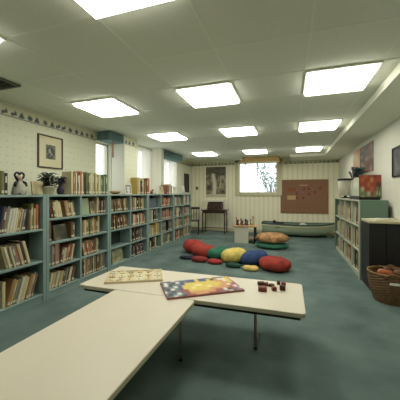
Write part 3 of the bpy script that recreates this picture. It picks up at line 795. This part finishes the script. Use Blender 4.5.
for x in (-.55, .15):
    MB().box(x-.09, x+.09, -.33, .33, .27, .29, ch=.003).build('thwart', gun, r)
MB().box(-.9, .8, -.012, .012, 0, .06).build('keel', gun, r)
tag(flat := MB().lathe([(.05,0),(.09,.03),(.10,.09),(.03,.12)], n=14).build('stuffed_toy', M['white'], loc=(.37, 8.72, .291), smooth=True), 'small white stuffed toy on the boat seat', 'toy')
b = MB(); b.ball((0,0,.07), .16, .1, .07); b.ball((-.13,0,.12), .06)
tag(b.build('dark_plush', BM['black'], loc=(-.33, 8.72, .291), smooth=True), 'dark plush animal at the left end of the boat', 'toy')

# small white play table
r = thing('play_table', 'small white panel-leg table with wooden top near the boat', 'table', (-1.13, 7.28, 0), .05)
MB().box(-.31, .31, -.27, .27, .425, .455, ch=.006).build('tabletop', M['wood'], r)
MB().box(-.27, .09, -.235, -.215, 0, .425).build('front_panel', M['white'], r)
MB().box(-.27, -.25, -.215, .215, 0, .425).build('side_panel', M['white'], r)
for (x, y) in ((.25, -.23), (.25, .22)): MB().box(x-.02, x+.02, y-.015, y+.02, 0, .425).build('leg', M['dark'], r)
b = MB(); b.box(.09, .27, -.20, .2, .1, .12); b.build('shelf', M['wood'], r)
tz = .4555
def pawn(c, x, y, h, rr, lab, name='toy_figure'):
    tag(MB().lathe([(rr,0),(rr,.01),(rr*.5,h*.35),(rr*.45,h*.6),(rr*.7,h*.75),(rr*.65,h*.92),(rr*.2,h)], n=12).build(name, BM[c], loc=(-1.13+x, 7.28+y, tz), smooth=True), lab, 'toy', 'toys on the play table')
pawn('maroon', -.20, -.1, .15, .05, 'maroon peg figure, leftmost on the play table'); pawn('navy', -.13, .02, .17, .03, 'navy peg figure at left on the play table')
pawn('red', -.07, -.12, .13, .05, 'red peg figure at front on the play table'); pawn('purple', -.0, .0, .16, .05, 'purple peg figure in the middle of the play table')
pawn('maroon', .06, -.1, .14, .03, 'short maroon peg figure right of the middle on the play table'); pawn('yellow', .2, -.02, .26, .035, 'tall yellow bottle-shaped toy at right on the play table', 'toy_bottle')
pawn('orange', -.27, .1, .2, .02, 'slim orange peg at the left rear of play table'); pawn('green', .12, .1, .16, .025, 'green peg figure at right rear of the play table')
# basket-like crate beside it
r = thing('toy_crate', 'small blue-grey crate on the carpet right of the play table', 'crate', (-.68, 7.45, 0))
b = MB(); b.box(-.11,.11,-.14,.14,0,.01); b.box(-.11,-.1,-.14,.14,.01,.17); b.box(.1,.11,-.14,.14,.01,.17); b.box(-.1,.1,-.14,-.13,.01,.17); b.box(-.1,.1,.13,.14,.01,.17)
b.build('body', BM['blue'], r); b = MB(); b.box(-.115,.115,-.145,.145,.16,.175); b.build('rim', M['dark'], r)

# dark console table with spindle legs
r = thing('console_table', 'dark wooden console table below the waterfall poster', 'table', (-2.36, 8.62, 0))
MB().box(-.42, .42, -.20, .20, .74, .77, ch=.004).build('tabletop', M['darkwood'], r)
MB().box(-.38, .38, -.17, .17, .66, .74).build('apron', M['darkwood'], r)
for x in (-.37, .37):
    for y in (-.16, .16):
        MB().lathe([(.014,0),(.022,.04),(.016,.1),(.024,.3),(.016,.5),(.026,.66)], x, y, 10).build('leg', M['darkwood'], r, smooth=True)
for x in (-.37, .37): MB().tube([(x,-.16,.17),(x,.16,.17)], .012, 6).build('stretcher', M['darkwood'], r)
MB().tube([(-.37,0,.17),(.37,0,.17)], .012, 6).build('stretcher', M['darkwood'], r)
r = thing('wooden_chest', 'small dark chest with sloping front on the console table', 'chest', (-2.36, 8.64, .7705))
b = MB(); b.rings([[(x, -.15, 0), (x, .15, 0), (x, .15, .26), (x, -.02, .26), (x, -.15, .12)] for x in (-.22, .25)]); b.build('body', M['darkwood'], r)
b = MB()
for x in (-.15, 0, .15): b.ball((x, -.155, .06), .012)
b.build('knobs', M['wood'], r, smooth=True)
tag(MB().box(-.34, .30, -.14, .15, 0, .05, ch=.003).build('paper_tray', M['white'], loc=(-2.36, 8.66, 1.031)), 'flat white tray on top of the dark chest', 'tray')
tag(MB().box(-.09, .09, -.07, .07, 0, .045, ch=.002).build('white_box', M['white'], loc=(-2.70, 8.52, .7705)), 'low white box at left on the console table', 'box')
# dark chair
r = thing('wooden_chair', 'dark wooden chair at the far end of the left bookcases', 'chair', (-2.93, 8.15, 0), .3)
MB().box(-.19, .19, -.19, .19, .42, .45, ch=.008).build('seat', M['darkwood'], r)
for x in (-.16, .16):
    MB().tube([(x,-.16,0),(x*.95,-.15,.42)], [.014,.02], 8).build('leg', M['darkwood'], r, smooth=True)
    MB().tube([(x,.17,0),(x,.16,.45)], [.014,.02], 8).build('leg', M['darkwood'], r, smooth=True)
b = MB()
for x in (-.16,-.08,0,.08,.16): b.tube([(x,.17,.45),(x*1.03,.21,.80)], .011, 6)
b.box(-.19, .19, .19, .22, .78, .86, ch=.006)
b.build('backrest', M['darkwood'], r)
for y in (-.155, .165): MB().tube([(-.16,y,.2),(.16,y,.2)], .01, 6).build('stretcher', M['darkwood'], r)

# ------------------------------------------------------------------ floor cushions
def cushion(x, y, z, rx, ry, h, col, label, name='floor_cushion', tilt=(0,0), gr='floor cushions', var=.28, pleats=14, rz=0, lens=.72):
    r = thing(name, label, 'cushion', (x, y, z), rz, gr); n = 56; k = 16; R_ = []
    for i in range(k+1):
        a = -math.pi/2+math.pi*i/k; q = max(abs(math.cos(a))**lens, .03); zz = math.sin(a)
        zz = (abs(zz)**.85)*(1 if zz > 0 else -1)
        ring = []
        for j in range(n):
            t_ = 2*math.pi*j/n; pl = 1-.035*(1-abs(math.cos(t_*pleats/2)))*(.35+q*.65)
            dim = .12*math.exp(-((q/.32)**2)) if zz > 0 else 0
            zc = zz*.5*h*(1-dim*2.2)*(1-.05*(1-abs(math.cos(t_*pleats/2))))
            if zz < 0: zc = max(zc, -.5*h*.93)
            ring.append((rx*q*pl*math.cos(t_), ry*q*pl*math.sin(t_), zc+.5*h*.93))
        R_.append(ring)
    b = MB(); b.rings(R_); mcol = mat(name+'_fabric', col, .9, var, 9, bump=.15)
    for k_ in range(len(b.v)):
        x_, y_, z_ = b.v[k_]; w_ = .012*math.sin(x_*31+x*7)*math.sin(y_*27+y*5)
        b.v[k_] = (x_*(1+w_), y_*(1-w_), z_+(w_*.6 if z_ > h*.5 else 0))
    o = b.build('cover', mcol, r, smooth=True)
    zt = max(p[2] for p in R_[-1])
    b = MB(); b.ball((0,0,zt), .022, .022, .012, 10, 6); b.build('button', mcol, r, smooth=True)
    r.rotation_euler = (tilt[0], tilt[1], rz)
    return r
def at(px, dep):
    a = (px-200)/270.; c, s_ = math.cos(FY), math.sin(FY)
    return (dep*(-s_+a*c), dep*(c+a*s_))
RED = (168,50,44)
X_ = at(274.5, 4.60); cushion(*X_, 0.0, .27, .25, .225, (150,54,42), 'large dark red floor cushion at the right end of the row', tilt=(0,.05))
X_ = at(254, 4.98); cushion(*X_, 0.012, .275, .25, .24, (44,68,112), 'blue floor cushion between the yellow and large red cushions', tilt=(0,-.16))
X_ = at(250.5, 4.56); cushion(*X_, 0, .135, .09, .085, (216,186,108), 'small flat yellow cushion in front of the blue cushion')
X_ = at(235, 5.12); cushion(*X_, 0.012, .25, .23, .26, (212,192,104), 'pale yellow floor cushion between green and blue cushions', tilt=(0,-.18))
X_ = at(233, 4.76); cushion(*X_, 0, .14, .08, .08, (36,70,56), 'small flat dark green cushion in front of yellow cushion')
X_ = at(219, 5.40); cushion(*X_, 0.012, .25, .22, .22, (42,112,86), 'green floor cushion between red and yellow cushions', tilt=(0,-.14))
X_ = at(215, 5.00); cushion(*X_, 0, .14, .09, .09, (156,56,50), 'small flat red cushion in front of the green cushion')
X_ = at(203, 5.58); cushion(*X_, 0.012, .27, .23, .25, (160,60,48), 'red floor cushion beside the green one, near the left end', tilt=(0,.12))
X_ = at(193, 5.95); cushion(*X_, 0.012, .24, .22, .28, (160,56,48), 'rear red floor cushion at the left end of the row', tilt=(0,.14))
X_ = at(199.5, 5.14); cushion(*X_, 0, .17, .085, .11, (134,50,44), 'small flat red cushion before the left red cushions')
X_ = at(186, 5.36); cushion(*X_, 0, .14, .07, .065, (34,42,58), 'small flat navy cushion at the left end of the row')
X_ = at(272, 6.50)
cushion(*X_, 0, .385, .32, .14, (60,120,96), 'wide green floor cushion under the patterned tan one', gr='stacked far cushions')
cushion(X_[0], X_[1], .118, .385, .33, .25, (176,134,90), 'tan and brown patterned cushion stacked on the green one', gr='stacked far cushions', var=.75, lens=.95)

# ------------------------------------------------------------------ tables
def rounded_rect(w, d, rad, n=6):
    pts = []
    for cx, cy, a0 in ((w/2-rad, d/2-rad, 0), (-w/2+rad, d/2-rad, 90), (-w/2+rad, -d/2+rad, 180), (w/2-rad, -d/2+rad, 270)):
        for k in range(n+1):
            a = math.radians(a0+90*k/n); pts.append((cx+rad*math.cos(a), cy+rad*math.sin(a)))
    return pts
def table(cx, cy, w, d, h, label, legs, tee=False, th=.034):
    r = thing('low_table', label, 'table', (cx, cy, 0), 0, 'low cream tables')
    P = rounded_rect(w, d, .03)
    def ring(s_, z): return [(x*(1-s_*2/w), y*(1-s_*2/d), z) for x, y in P]
    b = MB(); b.rings([ring(.004, h-.004), ring(.0, h-.003), ring(.003, h)]); b.build('tabletop', M['laminate'], r)
    b = MB(); b.rings([ring(.004, h-th), ring(.0005, h-th+.004), ring(.0005, h-.004)]); b.build('edge_band', M['edge'], r)
    b = MB(); i_ = .035; H0, H1 = h-th-.03, h-th-.0005
    b.box(-w/2+i_, w/2-i_, -d/2+i_, -d/2+i_+.02, H0, H1); b.box(-w/2+i_, w/2-i_, d/2-i_-.02, d/2-i_, H0, H1)
    b.box(-w/2+i_, -w/2+i_+.02, -d/2+i_+.02, d/2-i_-.02, H0, H1); b.box(w/2-i_-.02, w/2-i_, -d/2+i_+.02, d/2-i_-.02, H0, H1)
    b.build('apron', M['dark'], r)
    for (x, y) in legs:
        b = MB(); b.tube([(x, y, .012), (x, y, H1)], .013, 12); lg = b.build('leg', M['steel'], r, smooth=True)
        MB().lathe([(.016,0),(.018,.004),(.014,.014)], x, y, 12).build('foot_cap', M['black'], lg, smooth=True)
        if tee: MB().box(x-.014, x+.014, y+.02, y+.24, 0, .02, ch=.003).build('foot_bar', M['dark'], lg)
    return r
TH = .46
table(-.875, 2.345, 1.96, .665, TH, 'low cream table standing crosswise, holding the puzzles and blocks', [(.60, -.05), (-.60, -.05)], True)
table(-1.08, 1.09, .745, 1.83, TH, 'long cream table reaching toward the camera, with nothing on it', [(.27, .86-.0), (-.27, .86), (.27, -.75), (-.27, -.75)])
# puzzle tray (pale)
r = thing('puzzle_tray', 'pale wooden tray puzzle with raised cream pieces on crosswise table', 'puzzle', (-1.48, 2.375, TH+.0005), math.radians(28))
w, d = .27, .185
MB().box(-w, w, -d, d, 0, .008, ch=.002).build('board', mat('puzzle_board', (214,202,166), .6, .1, 20), r)
b = MB(); b.box(-w, w, -d, -d+.014, .008, .018); b.box(-w, w, d-.014, d, .008, .018); b.box(-w, -w+.014, -d+.014, d-.014, .008, .018); b.box(w-.014, w, -d+.014, d-.014, .008, .018)
b.build('border', mat('pale_ply', (206,190,150), .6), r)
pc = [mat('piece_cream', (222,212,176), .6), mat('piece_straw', (206,190,144), .6), mat('piece_fawn', (186,170,134), .6), mat('piece_pale', (214,212,186), .6)]
rnd = random.Random(21)
for i in range(6):
    for j in range(3):
        cx = -w+.05+i*(2*w-.1)/5; cy = -d+.055+j*(2*d-.11)/2; n = 12; ph = rnd.uniform(0, 6)
        shp = [(.030+.006*math.sin(3*2*math.pi*q/n+ph)) for q in range(n)]
        b = MB(); b.rings([[(cx+shp[q]*math.cos(2*math.pi*q/n), cy+shp[q]*1.25*math.sin(2*math.pi*q/n), z) for q in range(n)] for z in (.0085, .017)])
        p = b.build('puzzle_piece', pc[(i*2+j+rnd.randint(0,1)) % 4], r)
        MB().lathe([(.004,.017),(.006,.022),(.003,.025)], cx, cy, 8).build('peg', M['wood'], p)
# big illustrated board book / puzzle
r = thing('illustrated_puzzle', 'large colourful picture board with yellow centre and dark red edge on table', 'puzzle', (-.755, 2.285, TH+.0005), math.radians(35))
w, d = .335, .195
MB().box(-w, w, -d, d, 0, .017, ch=.003).build('board', mat('board_red_edge', (160,104,98), .6), r)
rows = ['tkkwtttnnynnnykkkoo','kwtkwntnnynnykowwyo','twkttnyyyyyyyyoowyo','kttwnyyyeeyyyyyooyp','tkwtnyyeyyyeyyoowrp','wtktrryyyyyooooorwp','tktwtroooooorrwkrpw','ktwtkrrooorrrtpwkpp']
pal = {'t': (96,116,124), 'k': (52,56,70), 'w': (222,218,204), 'n': (72,78,120), 'y': (216,194,84), 'e': (232,218,140), 'o': (206,150,92), 'r': (150,70,60), 'p': (140,100,116)}
g = grid_print(softmap(rows, pal), 2*w-.008, 2*d-.008, 76, 40, flat=True); g.v = [(x, y, .0178) for x, y, z in g.v]
g.build('printed_picture', M['print'], r)
# wooden blocks
mb1 = mat('block_red_brown', (118,54,38), .5, .2, 30); mb2 = mat('block_dark_brown', (72,40,30), .5, .2, 30)
zz = TH+.0005
def blk(px, py, sx, sy, sz, m, lab, rz=0):
    hh = 1.30-zz; t_ = hh*270/(py-193.5); x, y = at(px, t_)
    tag(MB().box(-sx, sx, -sy, sy, 0, sz, ch=.003).build('toy_block', m, loc=(x, y, zz), rot=(0,0,rz)), lab, 'toy block', 'toy blocks on the table')
blk(261, 285, .030, .02, .03, mb2, 'dark block at the back left of the block group', .3)
blk(266.5, 285.5, .017, .02, .028, mb1, 'red-brown block, second from left at the back', .1)
blk(271.5, 286.5, .022, .018, .024, mb2, 'dark low block in the middle at the back', -.3)
blk(278.5, 284.5, .014, .018, .034, mb2, 'small dark upright block at the back right', .2)
blk(283.5, 285.5, .018, .018, .030, mb1, 'red-brown block at the back right corner', .2)
blk(262.5, 291, .036, .022, .036, mb1, 'largest red-brown block, front left of the block group', .1)
blk(274, 290.5, .018, .02, .034, mb1, 'red-brown block in the middle of the front row', .4)
blk(282.5, 290, .024, .02, .04, mb2, 'tall dark brown block at the front right', .1)

# ------------------------------------------------------------------ world, camera
w_ = bpy.data.worlds.new('World'); SC.world = w_; w_.use_nodes = True
bg = w_.node_tree.nodes['Background']; bg.inputs['Color'].default_value = (.93, .97, 1.0, 1); bg.inputs['Strength'].default_value = 2.3
cam = bpy.data.cameras.new('camera'); co = bpy.data.objects.new('camera', cam); COL.objects.link(co)
co.location = (0, 0, CZ); co.rotation_euler = (math.pi/2, 0, FY)
cam.sensor_width = 36; cam.lens = 36*270/400.; cam.clip_start = .05
cam.shift_y = -(200-193.5)/400.
SC.camera = co
SC.view_settings.view_transform = 'Standard'; SC.view_settings.look = 'None'; SC.view_settings.gamma = 1
SC.view_settings.exposure = 0.0
SC.view_settings.use_curve_mapping = False
